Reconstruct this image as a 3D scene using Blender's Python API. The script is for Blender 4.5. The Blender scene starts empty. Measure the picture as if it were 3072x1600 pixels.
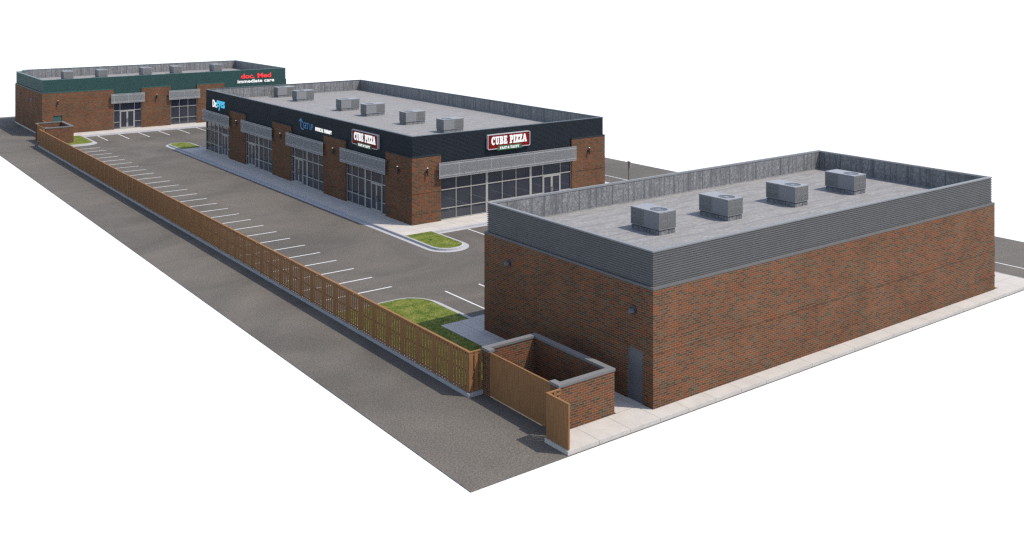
import bpy, bmesh, math, random
from mathutils import Matrix, Vector
R = math.radians
random.seed(7)
SC = bpy.context.scene
C = SC.collection
PI = math.pi

# ------------------------------------------------------------------ materials
def nodes(name):
    m = bpy.data.materials.new(name); m.use_nodes = True
    nt = m.node_tree; b = nt.nodes['Principled BSDF']
    return m, nt, b
class G:
    """tiny helper around a node tree"""
    def __init__(s, nt): s.nt = nt
    def n(s, t, **kw):
        x = s.nt.nodes.new(t)
        for k, v in kw.items(): setattr(x, k, v)
        return x
    def l(s, a, b): s.nt.links.new(a, b)
    def set(s, sock, v):
        if hasattr(v, 'is_linked') or hasattr(v, 'links'): s.l(v, sock)
        else: sock.default_value = v
    def m(s, op, a, b=0.0, c=None):
        x = s.n('ShaderNodeMath', operation=op); s.set(x.inputs[0], a); s.set(x.inputs[1], b)
        if c is not None: s.set(x.inputs[2], c)
        return x.outputs[0]
    def mix(s, f, a, b, mode='MIX'):
        x = s.n('ShaderNodeMix', data_type='RGBA', blend_type=mode)
        s.set(x.inputs['Factor'], f)
        s.set(x.inputs[6], a if not isinstance(a, tuple) else (*a[:3], 1)); s.set(x.inputs[7], b if not isinstance(b, tuple) else (*b[:3], 1))
        return x.outputs[2]
    def coord(s):
        return s.n('ShaderNodeTexCoord').outputs['Object']
    def map(s, v, scale=(1, 1, 1), loc=(0, 0, 0)):
        x = s.n('ShaderNodeMapping'); s.l(v, x.inputs[0]); x.inputs['Scale'].default_value = scale; x.inputs['Location'].default_value = loc
        return x.outputs[0]
    def noise(s, v, sc, det=3, rough=.5, dist=0.):
        x = s.n('ShaderNodeTexNoise'); s.l(v, x.inputs['Vector']); x.inputs['Scale'].default_value = sc
        x.inputs['Detail'].default_value = det; x.inputs['Roughness'].default_value = rough; x.inputs['Distortion'].default_value = dist
        return x.outputs['Fac']
    def ramp(s, f, pts, interp='LINEAR'):
        x = s.n('ShaderNodeValToRGB'); x.color_ramp.interpolation = interp; s.set(x.inputs[0], f)
        e = x.color_ramp.elements
        while len(e) < len(pts): e.new(.5)
        for i, (p, c) in enumerate(pts): e[i].position = p; e[i].color = (*c, 1) if len(c) == 3 else c
        return x.outputs[0]
    def rng(s, f, a, b, c, d):
        x = s.n('ShaderNodeMapRange'); s.l(f, x.inputs[0])
        for i, v in enumerate((a, b, c, d)): x.inputs[i + 1].default_value = v
        return x.outputs[0]
    def bump(s, h, strength, dist, b):
        x = s.n('ShaderNodeBump'); s.l(h, x.inputs['Height']); x.inputs['Strength'].default_value = strength; x.inputs['Distance'].default_value = dist
        s.l(x.outputs[0], b.inputs['Normal'])

def flat(name, col, rough=.6, metal=0., var=.12, vs=3., spec=.5):
    m, nt, b = nodes(name); g = G(nt)
    v = g.coord(); n = g.noise(v, vs, 4, .6)
    f = g.rng(n, .3, .7, 1 - var, 1 + var)
    c = g.mix(1.0, col, (1, 1, 1), 'MULTIPLY')
    x = g.n('ShaderNodeVectorMath', operation='SCALE'); g.l(c, x.inputs[0]); g.l(f, x.inputs['Scale'])
    g.l(x.outputs[0], b.inputs['Base Color'])
    b.inputs['Roughness'].default_value = rough; b.inputs['Metallic'].default_value = metal
    b.inputs['Specular IOR Level'].default_value = spec
    return m

def brick_mat():
    m, nt, b = nodes('brick'); g = G(nt)
    H, L, MO = .0933, .28, .017
    co = g.coord(); s = g.n('ShaderNodeSeparateXYZ'); g.l(co, s.inputs[0])
    geo = g.n('ShaderNodeNewGeometry'); ns = g.n('ShaderNodeSeparateXYZ'); g.l(geo.outputs['True Normal'], ns.inputs[0])
    isx = g.m('GREATER_THAN', g.m('ABSOLUTE', ns.outputs[0]), .5)
    u = g.m('ADD', g.m('MULTIPLY', s.outputs[0], g.m('SUBTRACT', 1., isx)), g.m('MULTIPLY', g.m('ADD', s.outputs[1], 33.18), isx))
    zr = g.m('DIVIDE', g.m('ADD', s.outputs[2], .4665), H); row = g.m('FLOOR', zr); fz = g.m('FRACT', zr)
    sh = g.m('MULTIPLY', g.m('MODULO', row, 2.), .5)
    ur = g.m('ADD', g.m('DIVIDE', g.m('ADD', u, 56.), L), sh); col = g.m('FLOOR', ur); fu = g.m('FRACT', ur)
    cv = g.n('ShaderNodeCombineXYZ'); g.l(col, cv.inputs[0]); g.l(row, cv.inputs[1]); g.l(isx, cv.inputs[2])
    wn = g.n('ShaderNodeTexWhiteNoise', noise_dimensions='3D'); g.l(cv.outputs[0], wn.inputs[0])
    pal = g.ramp(wn.outputs['Value'], [(0, (.270, .084, .033)), (.22, (.235, .080, .033)), (.41, (.160, .070, .034)), (.56, (.195, .098, .050)),
        (.68, (.138, .064, .034)), (.79, (.165, .110, .065)), (.90, (.102, .078, .046))], 'CONSTANT')
    nz = g.noise(g.map(co, (1, 1, 1)), 38, 4, .65)
    pal = g.mix(g.rng(nz, .3, .75, .0, .40), pal, (.09, .042, .024))
    mo = g.m('MAXIMUM', g.m('GREATER_THAN', g.m('ABSOLUTE', g.m('SUBTRACT', fu, .5)), .5 - MO / L / 2),
             g.m('GREATER_THAN', g.m('ABSOLUTE', g.m('SUBTRACT', fz, .5)), .5 - MO / H / 2))
    mc = g.mix(g.noise(co, 9, 3), (.23, .18, .135), (.34, .27, .205))
    big = g.rng(g.noise(co, .55, 3), .3, .7, .88, 1.1)
    c = g.mix(mo, pal, mc)
    x = g.n('ShaderNodeVectorMath', operation='SCALE'); g.l(c, x.inputs[0]); g.l(big, x.inputs['Scale'])
    g.l(x.outputs[0], b.inputs['Base Color']); b.inputs['Roughness'].default_value = .95; b.inputs['Specular IOR Level'].default_value = .05
    h = g.m('ADD', g.m('MULTIPLY', g.m('SUBTRACT', 1., mo), 1.), g.m('MULTIPLY', nz, .25))
    g.bump(h, .5, .008, b)
    return m

def asphalt_mat():
    m, nt, b = nodes('asphalt'); g = G(nt)
    v = g.coord()
    fine = g.noise(v, 34, 2, .8); fine2 = g.noise(v, 13, 3, .75)
    big = g.noise(g.map(v, (.13, .17, 1)), 1.0, 6, .62, .8); mid = g.noise(v, .8, 4, .6)
    c = g.ramp(big, [(.34, (.108, .098, .086)), (.5, (.137, .124, .108)), (.66, (.168, .149, .128))])
    c = g.mix(g.rng(mid, .45, .75, 0, .35), c, (.150, .124, .106))
    f = g.m('MULTIPLY', g.rng(fine, .32, .68, .42, 1.62), g.rng(fine2, .33, .67, .66, 1.36))
    x = g.n('ShaderNodeVectorMath', operation='SCALE'); g.l(c, x.inputs[0]); g.l(f, x.inputs['Scale'])
    g.l(x.outputs[0], b.inputs['Base Color']); b.inputs['Roughness'].default_value = .9; b.inputs['Specular IOR Level'].default_value = .2
    g.bump(fine, .35, .012, b)
    return m

def concrete_mat(name, col, xs=None, ys=None, w=.022, dark=.45, mott=.1):
    """xs=(x0,pitch) / ys=(y0,pitch): joints between slabs"""
    m, nt, b = nodes(name); g = G(nt)
    v = g.coord(); s = g.n('ShaderNodeSeparateXYZ'); g.l(v, s.inputs[0])
    n1 = g.noise(v, .9, 5, .65); n2 = g.noise(v, 14, 3, .6); n3 = g.noise(v, 4, 4, .7)
    f = g.m('MULTIPLY', g.rng(n1, .3, .7, 1 - mott, 1 + mott * .7), g.rng(n2, .3, .7, .94, 1.05))
    f = g.m('MULTIPLY', f, g.rng(n3, .55, .8, 1., .88))
    j = None
    for ax, q in ((0, xs), (1, ys)):
        if q:
            fr = g.m('FRACT', g.m('DIVIDE', g.m('ADD', s.outputs[ax], 200 * q[1] - q[0]), q[1]))
            k = g.m('GREATER_THAN', g.m('ABSOLUTE', g.m('SUBTRACT', fr, .5)), .5 - w / q[1] / 2)
            j = k if j is None else g.m('MAXIMUM', j, k)
    if j is not None: f = g.m('MULTIPLY', f, g.m('SUBTRACT', 1., g.m('MULTIPLY', j, 1 - dark)))
    tint = g.mix(g.noise(v, .35, 3), col, (col[0] * .97, col[1] * .98, col[2] * 1.03))
    x = g.n('ShaderNodeVectorMath', operation='SCALE'); g.l(tint, x.inputs[0]); g.l(f, x.inputs['Scale'])
    g.l(x.outputs[0], b.inputs['Base Color']); b.inputs['Roughness'].default_value = .85; b.inputs['Specular IOR Level'].default_value = .25
    g.bump(n2, .15, .006, b)
    return m

def lining_mat():
    """weathered sheet cladding inside the parapets: mottled, with standing seams"""
    m, nt, b = nodes('parapet_sheet'); g = G(nt)
    v = g.coord(); s = g.n('ShaderNodeSeparateXYZ'); g.l(v, s.inputs[0])
    u = g.m('ADD', s.outputs[0], s.outputs[1])
    st = g.n('ShaderNodeCombineXYZ'); g.l(u, st.inputs[0]); g.l(g.m('MULTIPLY', s.outputs[2], .12), st.inputs[1])
    streak = g.noise(st.outputs[0], 1.6, 5, .75); mot = g.noise(v, 7, 5, .7, 1.2)
    c = g.ramp(mot, [(.32, (.125, .126, .13)), (.5, (.23, .23, .235)), (.64, (.42, .42, .425))])
    c = g.mix(g.rng(streak, .50, .58, 0, .75), c, (.135, .135, .14))
    fr = g.m('FRACT', g.m('DIVIDE', g.m('ADD', u, 300.), 1.17))
    fr2 = g.m('FRACT', g.m('DIVIDE', g.m('ADD', u, 300.4), .78))
    j2 = g.m('GREATER_THAN', g.m('ABSOLUTE', g.m('SUBTRACT', fr2, .5)), .5 - .07)
    c = g.mix(g.m('MULTIPLY', j2, .45), c, (.11, .11, .115))
    j = g.m('GREATER_THAN', g.m('ABSOLUTE', g.m('SUBTRACT', fr, .5)), .5 - .022)
    c = g.mix(g.m('MULTIPLY', j, .65), c, (.07, .07, .08))
    g.l(c, b.inputs['Base Color']); b.inputs['Roughness'].default_value = .6
    return m

def roof_mat():
    m, nt, b = nodes('roof_felt'); g = G(nt)
    v = g.coord(); s = g.n('ShaderNodeSeparateXYZ'); g.l(v, s.inputs[0])
    st = g.map(v, (.30, 1.5, 1)); streak = g.noise(st, 2.6, 6, .8); mot = g.noise(g.map(v, (.6, 1.2, 1)), 7, 5, .75, .6)
    wv = g.m('ADD', s.outputs[1], g.m('MULTIPLY', g.noise(g.map(v, (.3, .3, 1)), 1., 2), .5))
    fr = g.m('FRACT', g.m('DIVIDE', g.m('ADD', wv, 300.), 1.05))
    band = g.m('GREATER_THAN', g.m('ABSOLUTE', g.m('SUBTRACT', fr, .5)), .42)
    c = g.ramp(mot, [(.3, (.235, .233, .233)), (.5, (.325, .316, .312)), (.7, (.475, .465, .455))])
    c = g.mix(g.rng(streak, .46, .58, 0, .6), c, (.235, .23, .235))
    c = g.mix(g.m('MULTIPLY', band, g.rng(streak, .35, .6, .15, .45)), c, (.20, .195, .20))
    g.l(c, b.inputs['Base Color']); b.inputs['Roughness'].default_value = .9; b.inputs['Specular IOR Level'].default_value = .2
    return m

def wood_mat():
    m, nt, b = nodes('stained_wood'); g = G(nt)
    v = g.coord(); n = g.noise(g.map(v, (14, 14, .9)), 1.5, 4, .6); n2 = g.noise(v, .8, 3)
    c = g.ramp(n, [(.3, (.260, .128, .056)), (.55, (.350, .182, .082)), (.75, (.415, .220, .100))])
    c = g.mix(g.rng(n2, .4, .7, 0, .25), c, (.28, .13, .055))
    g.l(c, b.inputs['Base Color']); b.inputs['Roughness'].default_value = .85; b.inputs['Specular IOR Level'].default_value = .08
    return m

def grass_mat(name='lawn_green', k=1.):
    m, nt, b = nodes(name); g = G(nt)
    v = g.coord(); n = g.noise(v, 1.5, 6, .75, .5); n2 = g.noise(v, 22, 3, .7)
    c = g.ramp(n, [(.34, (.080, .128, .016)), (.48, (.150, .198, .027)), (.58, (.225, .248, .048)), (.68, (.34, .30, .115))])
    x = g.n('ShaderNodeVectorMath', operation='SCALE'); g.l(c, x.inputs[0]); g.l(g.rng(n2, .3, .7, .55 * k, 1.4 * k), x.inputs['Scale'])
    g.l(x.outputs[0], b.inputs['Base Color']); b.inputs['Roughness'].default_value = .9; b.inputs['Specular IOR Level'].default_value = .15
    g.bump(n2, .5, .03, b)
    return m

def mesh_screen_mat():
    """expanded metal: small holes let you see what is behind"""
    m, nt, b = nodes('expanded_metal'); g = G(nt)
    v = g.coord(); s = g.n('ShaderNodeSeparateXYZ'); g.l(v, s.inputs[0])
    u = g.m('ADD', s.outputs[0], s.outputs[1]); P = .05
    a = g.m('FRACT', g.m('DIVIDE', g.m('ADD', u, 300.), P)); c2 = g.m('FRACT', g.m('DIVIDE', g.m('ADD', s.outputs[2], 50.), P * .6))
    hole = g.m('MULTIPLY', g.m('LESS_THAN', g.m('ABSOLUTE', g.m('SUBTRACT', a, .5)), .31), g.m('LESS_THAN', g.m('ABSOLUTE', g.m('SUBTRACT', c2, .5)), .31))
    b.inputs['Base Color'].default_value = (.35, .35, .355, 1); b.inputs['Roughness'].default_value = .6; b.inputs['Metallic'].default_value = 0
    g.l(g.m('SUBTRACT', 1., hole), b.inputs['Alpha'])
    return m

def glass_mat():
    m, nt, b = nodes('dark_glass'); g = G(nt)
    v = g.coord(); n = g.noise(g.map(v, (.5, .5, .35)), 1., 3)
    c = g.mix(g.rng(n, .35, .65, 0, 1), (.036, .044, .066), (.050, .056, .074))
    g.l(c, b.inputs['Base Color']); b.inputs['Roughness'].default_value = .03; b.inputs['Specular IOR Level'].default_value = .75
    return m

def emit(name, col, st, base=None):
    m, nt, b = nodes(name)
    b.inputs['Base Color'].default_value = (*(base or col), 1); b.inputs['Emission Color'].default_value = (*col, 1)
    b.inputs['Emission Strength'].default_value = st; b.inputs['Roughness'].default_value = .5
    return m

M = dict(
    brick=brick_mat(), asphalt=asphalt_mat(), roof=roof_mat(), lining=lining_mat(), wood=wood_mat(), lawn=grass_mat(), blade=grass_mat('grass_blade', 1.15),
    screen=mesh_screen_mat(), glass=glass_mat(),
    walk_south=concrete_mat('concrete_south', (.62, .575, .52), (-5.1, 1.585), (.62, 1.6)),
    walk_mid=concrete_mat('concrete_middle', (.62, .575, .52), (7.75, 1.6), (31.15, 1.98)),
    walk_far=concrete_mat('concrete_far', (.62, .575, .52), (.6, 1.6), (92.9, 1.6)),
    kerb=concrete_mat('kerb_concrete', (.50, .495, .50), None, None, mott=.06),
    plinth=concrete_mat('plinth_concrete', (.46, .46, .46), None, (5.6, 3.2), mott=.08),
    cap=flat('cap_stone', (.175, .172, .172), .8, 0, .08, 2.),
    paint=flat('white_paint', (.83, .83, .82), .7, 0, .07, 2.5),
    steel=flat('grey_sheet_metal', (.175, .174, .174), .5, .0, .05, .8, .04),
    charcoal=flat('charcoal_sheet_metal', (.043, .052, .063), .55, 0, .06, .8, .04),
    green=flat('green_sheet_metal', (.072, .146, .138), .55, 0, .05, .8, .04),
    coping=flat('coping_metal', (.215, .213, .213), .5, 0, .05, 1.),
    coping_dark=flat('coping_metal_charcoal', (.05, .062, .075), .4, .2, .05, 1.),
    coping_green=flat('coping_metal_green', (.06, .15, .13), .45, .1, .05, 1.),
    alu=flat('light_aluminium', (.50, .48, .44), .45, .1, .04, 1.),
    cabinet=flat('cabinet_paint', (.30, .30, .31), .5, .1, .04, 1.2),
    frame=flat('screen_frame_metal', (.46, .46, .47), .5, 0, .04, 1.5),
    slat=flat('louver_paint', (.30, .296, .285), .55, .1, .05, 1.5),
    louver_back=flat('louver_back', (.15, .15, .155), .7, 0, .03), grille=flat('grille_metal', (.30, .30, .31), .4, .5, .03),
    dark=flat('dark_void', (.03, .03, .034), .6), black=flat('black_metal', (.03, .032, .033), .45, .2, .05),
    door=flat('door_paint_grey', (.155, .158, .170), .5, 0, .05), handle=flat('bright_metal', (.6, .6, .62), .3, .8, .03),
    pole=flat('brown_pole', (.09, .07, .05), .6), plate=flat('sign_back', (1.3, 1.28, 1.3), .35, .6, .04),
    dome=flat('lamp_dome', (.06, .072, .10), .35, .1, .05), hood=flat('lamp_hood', (.035, .036, .042), .5, .1, .05),
    rim=flat('sign_rim_white', (.62, .60, .63), .5, 0, .03), red=flat('sign_red', (.25, .007, .007), .6, 0, .05, 3., .08), sgreen=flat('sign_green', (.06, .20, .10), .6, 0, .05, 3., .1),
    lwhite=emit('letter_white', (1, 1, 1), .35, (.2, .2, .2)), lred=emit('letter_red', (.9, .03, .035), .26, (.6, .02, .02)),
    lcyan=emit('letter_cyan', (.06, .55, .85), .30, (.05, .4, .6)), lblue=emit('letter_blue', (.03, .16, .38), .09, (.04, .17, .36)),
    lamp=emit('lamp_white', (1, .93, .80), .5, (.8, .8, .8)), lampw=emit('lamp_warm', (1, .62, .30), 1.3),
    whitefloor=flat('white_ground', (.43, .43, .44), 1., 0, 0., 1., 0.),
)

# the photograph is exposed bright: colours above are as pictured, brought down here to the real reflectance of the surfaces
EXPO, ALB = 1.3, .463
for k_, m_ in M.items():
    if k_ in ('whitefloor',): continue
    nt_ = m_.node_tree; b_ = nt_.nodes['Principled BSDF']; i_ = b_.inputs['Base Color']
    if i_.is_linked:
        x_ = nt_.nodes.new('ShaderNodeVectorMath'); x_.operation = 'SCALE'; x_.inputs['Scale'].default_value = ALB
        nt_.links.new(i_.links[0].from_socket, x_.inputs[0]); nt_.links.new(x_.outputs[0], i_)
    else:
        c_ = i_.default_value; i_.default_value = (c_[0] * ALB, c_[1] * ALB, c_[2] * ALB, 1)

# ------------------------------------------------------------------ mesh helpers
class MB:
    def __init__(s): s.v = []; s.f = []; s.mi = []; s.cur = 0
    def face(s, pts):
        i = len(s.v); s.v += [tuple(p) for p in pts]; s.f.append(tuple(range(i, i + len(pts)))); s.mi.append(s.cur)
    def box(s, x0, x1, y0, y1, z0, z1):
        x0, x1 = min(x0, x1), max(x0, x1); y0, y1 = min(y0, y1), max(y0, y1); z0, z1 = min(z0, z1), max(z0, z1)
        i = len(s.v)
        s.v += [(x0, y0, z0), (x1, y0, z0), (x1, y1, z0), (x0, y1, z0), (x0, y0, z1), (x1, y0, z1), (x1, y1, z1), (x0, y1, z1)]
        for q in ((0, 3, 2, 1), (4, 5, 6, 7), (0, 1, 5, 4), (1, 2, 6, 5), (2, 3, 7, 6), (3, 0, 4, 7)):
            s.f.append(tuple(i + k for k in q)); s.mi.append(s.cur)
        return s
    def prism(s, poly, z0, z1):
        """poly counter-clockwise"""
        n = len(poly); i = len(s.v)
        s.v += [(x, y, z0) for x, y in poly] + [(x, y, z1) for x, y in poly]
        s.f.append(tuple(i + k for k in range(n - 1, -1, -1))); s.f.append(tuple(i + n + k for k in range(n))); s.mi += [s.cur] * 2
        for k in range(n):
            j = (k + 1) % n; s.f.append((i + k, i + j, i + n + j, i + n + k)); s.mi.append(s.cur)
        return s
    def cyl(s, cx, cy, z0, z1, r, n=16, r1=None):
        r1 = r if r1 is None else r1; i = len(s.v)
        for rr, z in ((r, z0), (r1, z1)):
            s.v += [(cx + rr * math.cos(2 * PI * k / n), cy + rr * math.sin(2 * PI * k / n), z) for k in range(n)]
        s.f.append(tuple(i + k for k in range(n - 1, -1, -1))); s.f.append(tuple(i + n + k for k in range(n))); s.mi += [s.cur] * 2
        for k in range(n):
            j = (k + 1) % n; s.f.append((i + k, i + j, i + n + j, i + n + k)); s.mi.append(s.cur)
        return s
    def xf(s, fn): s.v = [tuple(fn(*p)) for p in s.v]; return s
    def build(s, name, mat, parent=None, origin=None, bevel=0):
        o = Vector(origin) if origin is not None else (parent_world(parent) if parent else Vector((0, 0, 0)))
        me = bpy.data.meshes.new(name)
        me.from_pydata([(x - o.x, y - o.y, z - o.z) for x, y, z in s.v], [], s.f)
        mats = mat if isinstance(mat, (list, tuple)) else [mat]
        for mm in mats: me.materials.append(mm)
        if len(mats) > 1: me.polygons.foreach_set('material_index', s.mi)
        me.update(); ob = bpy.data.objects.new(name, me); C.objects.link(ob)
        if parent: ob.parent = parent
        else: ob.location = o
        if bevel:
            bm = bmesh.new(); bm.from_mesh(me); bmesh.ops.remove_doubles(bm, verts=bm.verts, dist=1e-5)
            bmesh.ops.bevel(bm, geom=[e for e in bm.edges if len(e.link_faces) == 2 and e.calc_face_angle(0) > .6], offset=bevel, segments=1, affect='EDGES'); bm.to_mesh(me); bm.free()
        return ob
WORLD = {}
def parent_world(p):
    v = Vector((0, 0, 0))
    while p: v += p.location; p = p.parent
    return v
def tag(o, label=None, cat=None, group=None, kind=None):
    if label: o['label'] = label
    if cat: o['category'] = cat
    if group: o['group'] = group
    if kind: o['kind'] = kind
    return o
def empty(name, loc, label, cat, group=None, rz=0):
    o = bpy.data.objects.new(name, None); C.objects.link(o); o.location = loc; o.rotation_euler = (0, 0, rz); o.empty_display_size = .3
    return tag(o, label, cat, group)
def copy_tree(o, parent=None):
    c = o.copy(); C.objects.link(c); c.parent = parent
    for ch in o.children: copy_tree(ch, c)
    return c
ORD = ['first', 'second', 'third', 'fourth', 'fifth', 'sixth', 'seventh', 'eighth', 'ninth', 'tenth', 'eleventh', 'twelfth', 'thirteenth', 'fourteenth', 'fifteenth',
       'sixteenth', 'seventeenth', 'eighteenth', 'nineteenth', 'twentieth', 'twenty-first', 'twenty-second', 'twenty-third', 'twenty-fourth', 'twenty-fifth', 'twenty-sixth', 'twenty-seventh', 'twenty-eighth']

# ------------------------------------------------------------------ ground
RD = -.15
tag(MB().box(-3000, 3000, -3000, 3000, -1.2, -.178).build('ground', M['whitefloor']), 'plain white ground sheet all around the shopping plaza', 'ground', kind='structure')
tag(MB().box(-9.3, 38.75, -.775, 115.8, -.172, RD).build('parking_lot', M['asphalt']), 'grey brown asphalt lot and lanes between the brick buildings', 'asphalt', kind='structure')

def line(x0, x1, y0, y1, label):
    tag(MB().box(x0, x1, y0, y1, RD - .01, RD + .004).build('parking_line', M['paint']), label, 'parking line', 'white painted parking lines', 'structure')
for k in range(28):
    y = 20.92 + 2.2737 * k
    line(-4.25, .13, y - .05, y + .05, ORD[k] + ' white parking line along the wooden fence, counted from the near grass island')
for k in range(11):
    x = 2.1 + 2.27 * k
    line(x - .05, x + .05, 13.95, 18.4, ORD[k] + ' white line, counted from the left, of the bays on the far side of the nearest building')
for k in range(8):
    x = 11.2 + 2.27 * k
    line(x - .05, x + .05, 25.1, 29.6, ORD[k] + ' white line, counted from the left, of the bays below the middle building\'s sunny front')
for k in range(11):
    x = 2.11 + 2.27 * k
    line(x - .05, x + .05, 86.85, 91.3, ORD[k] + ' white line, counted from the left, in front of the green topped building')
hat = MB()
for k in range(5):
    y = 25.3 + k * .9; hat.prism([(13.55, y), (15.65, y + .8), (15.65, y + .9), (13.55, y + .1)], RD - .01, RD + .0045)
tag(hat.build('hatched_bay', M['paint']), 'white hatched access bay mirrored in the middle building\'s glass', 'bay marking', kind='structure')
tag(MB().box(32.37, 32.47, -.7, 115, RD - .01, RD + .004).build('lane_line', M['paint']), 'long white lane edge line right of the buildings', 'road line', kind='structure')

def arc(cx, cy, r, a0, a1, n=10):
    return [(cx + r * math.cos(R(a0 + (a1 - a0) * k / n)), cy + r * math.sin(R(a0 + (a1 - a0) * k / n))) for k in range(n + 1)]
def offset(path, d, closed):
    """offset to the right of travel"""
    n = len(path); out = []
    for i, p in enumerate(path):
        a = Vector(path[i - 1]) if (i > 0 or closed) else None; c = Vector(path[(i + 1) % n]) if (i < n - 1 or closed) else None; p = Vector(p)
        ns = []
        for q0, q1 in ((a, p), (p, c)):
            if q0 is None or q1 is None: continue
            t = (q1 - q0)
            if t.length < 1e-6: continue
            t.normalize(); ns.append(Vector((t.y, -t.x)))
        nn = sum(ns, Vector((0, 0))); nn.normalize(); k = 1 / max(.4, nn.dot(ns[0]))
        out.append(tuple(p + nn * d * k))
    return out
def kerb(path, closed, label):
    mb = MB(); n = len(path)
    prof = [(0.0, 0.002), (.10, .002), (.135, -.02), (.165, RD + .012), (.20, RD + .006), (.47, RD + .006), (.475, RD - .03)]
    rows = [offset(path, d, closed) for d, z in prof]
    for i in range(n if closed else n - 1):
        j = (i + 1) % n
        for k in range(len(prof) - 1):
            mb.face([(*rows[k][i], prof[k][1]), (*rows[k + 1][i], prof[k + 1][1]), (*rows[k + 1][j], prof[k + 1][1]), (*rows[k][j], prof[k][1])])
    tag(mb.build('kerb', M['kerb']), label, 'kerb', 'pale concrete kerbs with gutters', 'structure')

# near block
tag(MB().prism([(-5.03, -.75), (29.8, -.75), (29.8, 13.4), (-1.4, 13.4), (-1.4, .62), (-5.03, .62)], -.17, 0).build('sidewalk', M['walk_south']),
    'pale concrete pavement slab wrapping the nearest building', 'pavement', kind='structure')
lawn1 = [(-4.7, 5.9), (-1.4, 5.9), (-1.4, 13.4), (.3, 13.4)] + arc(-1.1, 16.85, 1.4, 0, 90) + [(-4.7, 18.25)]
lawn2 = [(-4.7, 85.0)] + arc(-.9, 86.2, 1.2, -90, 0) + [(.3, 91.6), (-1.5, 91.6), (-1.5, 86.6), (-4.7, 86.6)]
lawn3 = [(6.4, 30.0)] + arc(7.42, 26.5, 1.03, 180, 360, 16) + [(8.45, 30.0)]
lawn4 = [(8.45, 75.2)] + arc(7.42, 78.75, 1.03, 0, 180, 16) + [(6.4, 75.2)]
lawn5 = [(26.43, .02), (26.88, .02), (26.88, 11.4), (26.43, 11.4)]
def tri_area(a, b, c): return abs((b[0] - a[0]) * (c[1] - a[1]) - (c[0] - a[0]) * (b[1] - a[1])) / 2
def inside(p, poly):
    r = False; n = len(poly)
    for i in range(n):
        (x1, y1), (x2, y2) = poly[i], poly[i - 1]
        if (y1 > p[1]) != (y2 > p[1]) and p[0] < (x2 - x1) * (p[1] - y1) / (y2 - y1) + x1: r = not r
    return r
for nm, poly, dens, z1, lab in (('near', lawn1, 480, 0, 'lawn corner between the wooden fence and the nearest building'), ('far', lawn2, 60, 0, 'small lawn beside the far brick enclosure'),
                        ('isl', lawn3, 350, 0, 'grass island at the near end of the middle building'), ('isl2', lawn4, 90, 0, 'grass island at the far end of the middle building'),
                        ('bed', lawn5, 60, .006, 'narrow grass strip behind the right end of the nearest building')):
    tag(MB().prism(poly, -.17, z1 + (.0 if z1 else -.004)).build('lawn', M['lawn']), 'green ' + lab, 'lawn', kind='structure')
    xs = [p[0] for p in poly]; ys = [p[1] for p in poly]; bl = MB()
    cnt = int((max(xs) - min(xs)) * (max(ys) - min(ys)) * dens)
    for _ in range(cnt):
        x = random.uniform(min(xs), max(xs)); y = random.uniform(min(ys), max(ys))
        if not inside((x, y), poly): continue
        a = random.uniform(0, 2 * PI); h = random.uniform(.012, .036); w = random.uniform(.006, .012); lx = random.uniform(-.025, .025); ly = random.uniform(-.025, .025)
        bl.face([(x - w * math.cos(a), y - w * math.sin(a), -.01), (x + w * math.cos(a), y + w * math.sin(a), -.01), (x + lx, y + ly, h)])
    tag(bl.build('grass', M['blade']), 'short grass blades on the ' + lab, 'grass', kind='stuff')
tag(MB().prism([(6.4, 30.0), (29.8, 30.0), (29.8, 75.2), (6.4, 75.2)], -.17, 0).build('sidewalk', M['walk_mid']),
    'pale concrete pavement slab around the middle building', 'pavement', kind='structure')
tag(MB().prism([(-3.15, 91.62), (29.8, 91.62), (29.8, 111.65), (-2.08, 111.65), (-2.08, 109.43), (-3.15, 109.43)], -.17, 0).build('sidewalk', M['walk_far']),
    'pale concrete pavement in front of the green topped building', 'pavement', kind='structure')
# kerbs: outside is to the right of travel
kerb([(29.8, -.75), (29.8, 13.4), (.3, 13.4)] + arc(-1.1, 16.85, 1.4, 0, 90) + [(-4.7, 18.25)], False, 'kerb along the near lawn corner and the bays behind the nearest building')
kerb([(-4.7, 85.0)] + arc(-.9, 86.2, 1.2, -90, 0) + [(.3, 91.6), (29.8, 91.6), (29.8, 111.6)], False, 'kerb round the small far lawn and along the green topped building')
kerb([(6.4, 75.2), (6.4, 30.0)] + arc(7.42, 26.5, 1.03, 180, 360, 16) + [(8.45, 30.0), (29.8, 30.0), (29.8, 75.2), (8.45, 75.2)] + arc(7.42, 78.75, 1.03, 0, 180, 16), True,
     'kerb loop around the middle building and its two grass islands')

# ------------------------------------------------------------------ building pieces
RZ = 5.1; BT = 4.72; TOP = 6.245
class Side:
    """a facade: u runs along it, n points outward; maps (u, out, z) to world"""
    def __init__(s, kind, c): s.k = kind; s.c = c
    def box(s, mb, u0, u1, o0, o1, z0, z1):
        if s.k == 'S': mb.box(u0, u1, s.c - o1, s.c - o0, z0, z1)
        elif s.k == 'W': mb.box(s.c - o1, s.c - o0, u0, u1, z0, z1)
        elif s.k == 'E': mb.box(s.c + o0, s.c + o1, u0, u1, z0, z1)
        elif s.k == 'N': mb.box(u0, u1, s.c + o0, s.c + o1, z0, z1)

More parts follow.
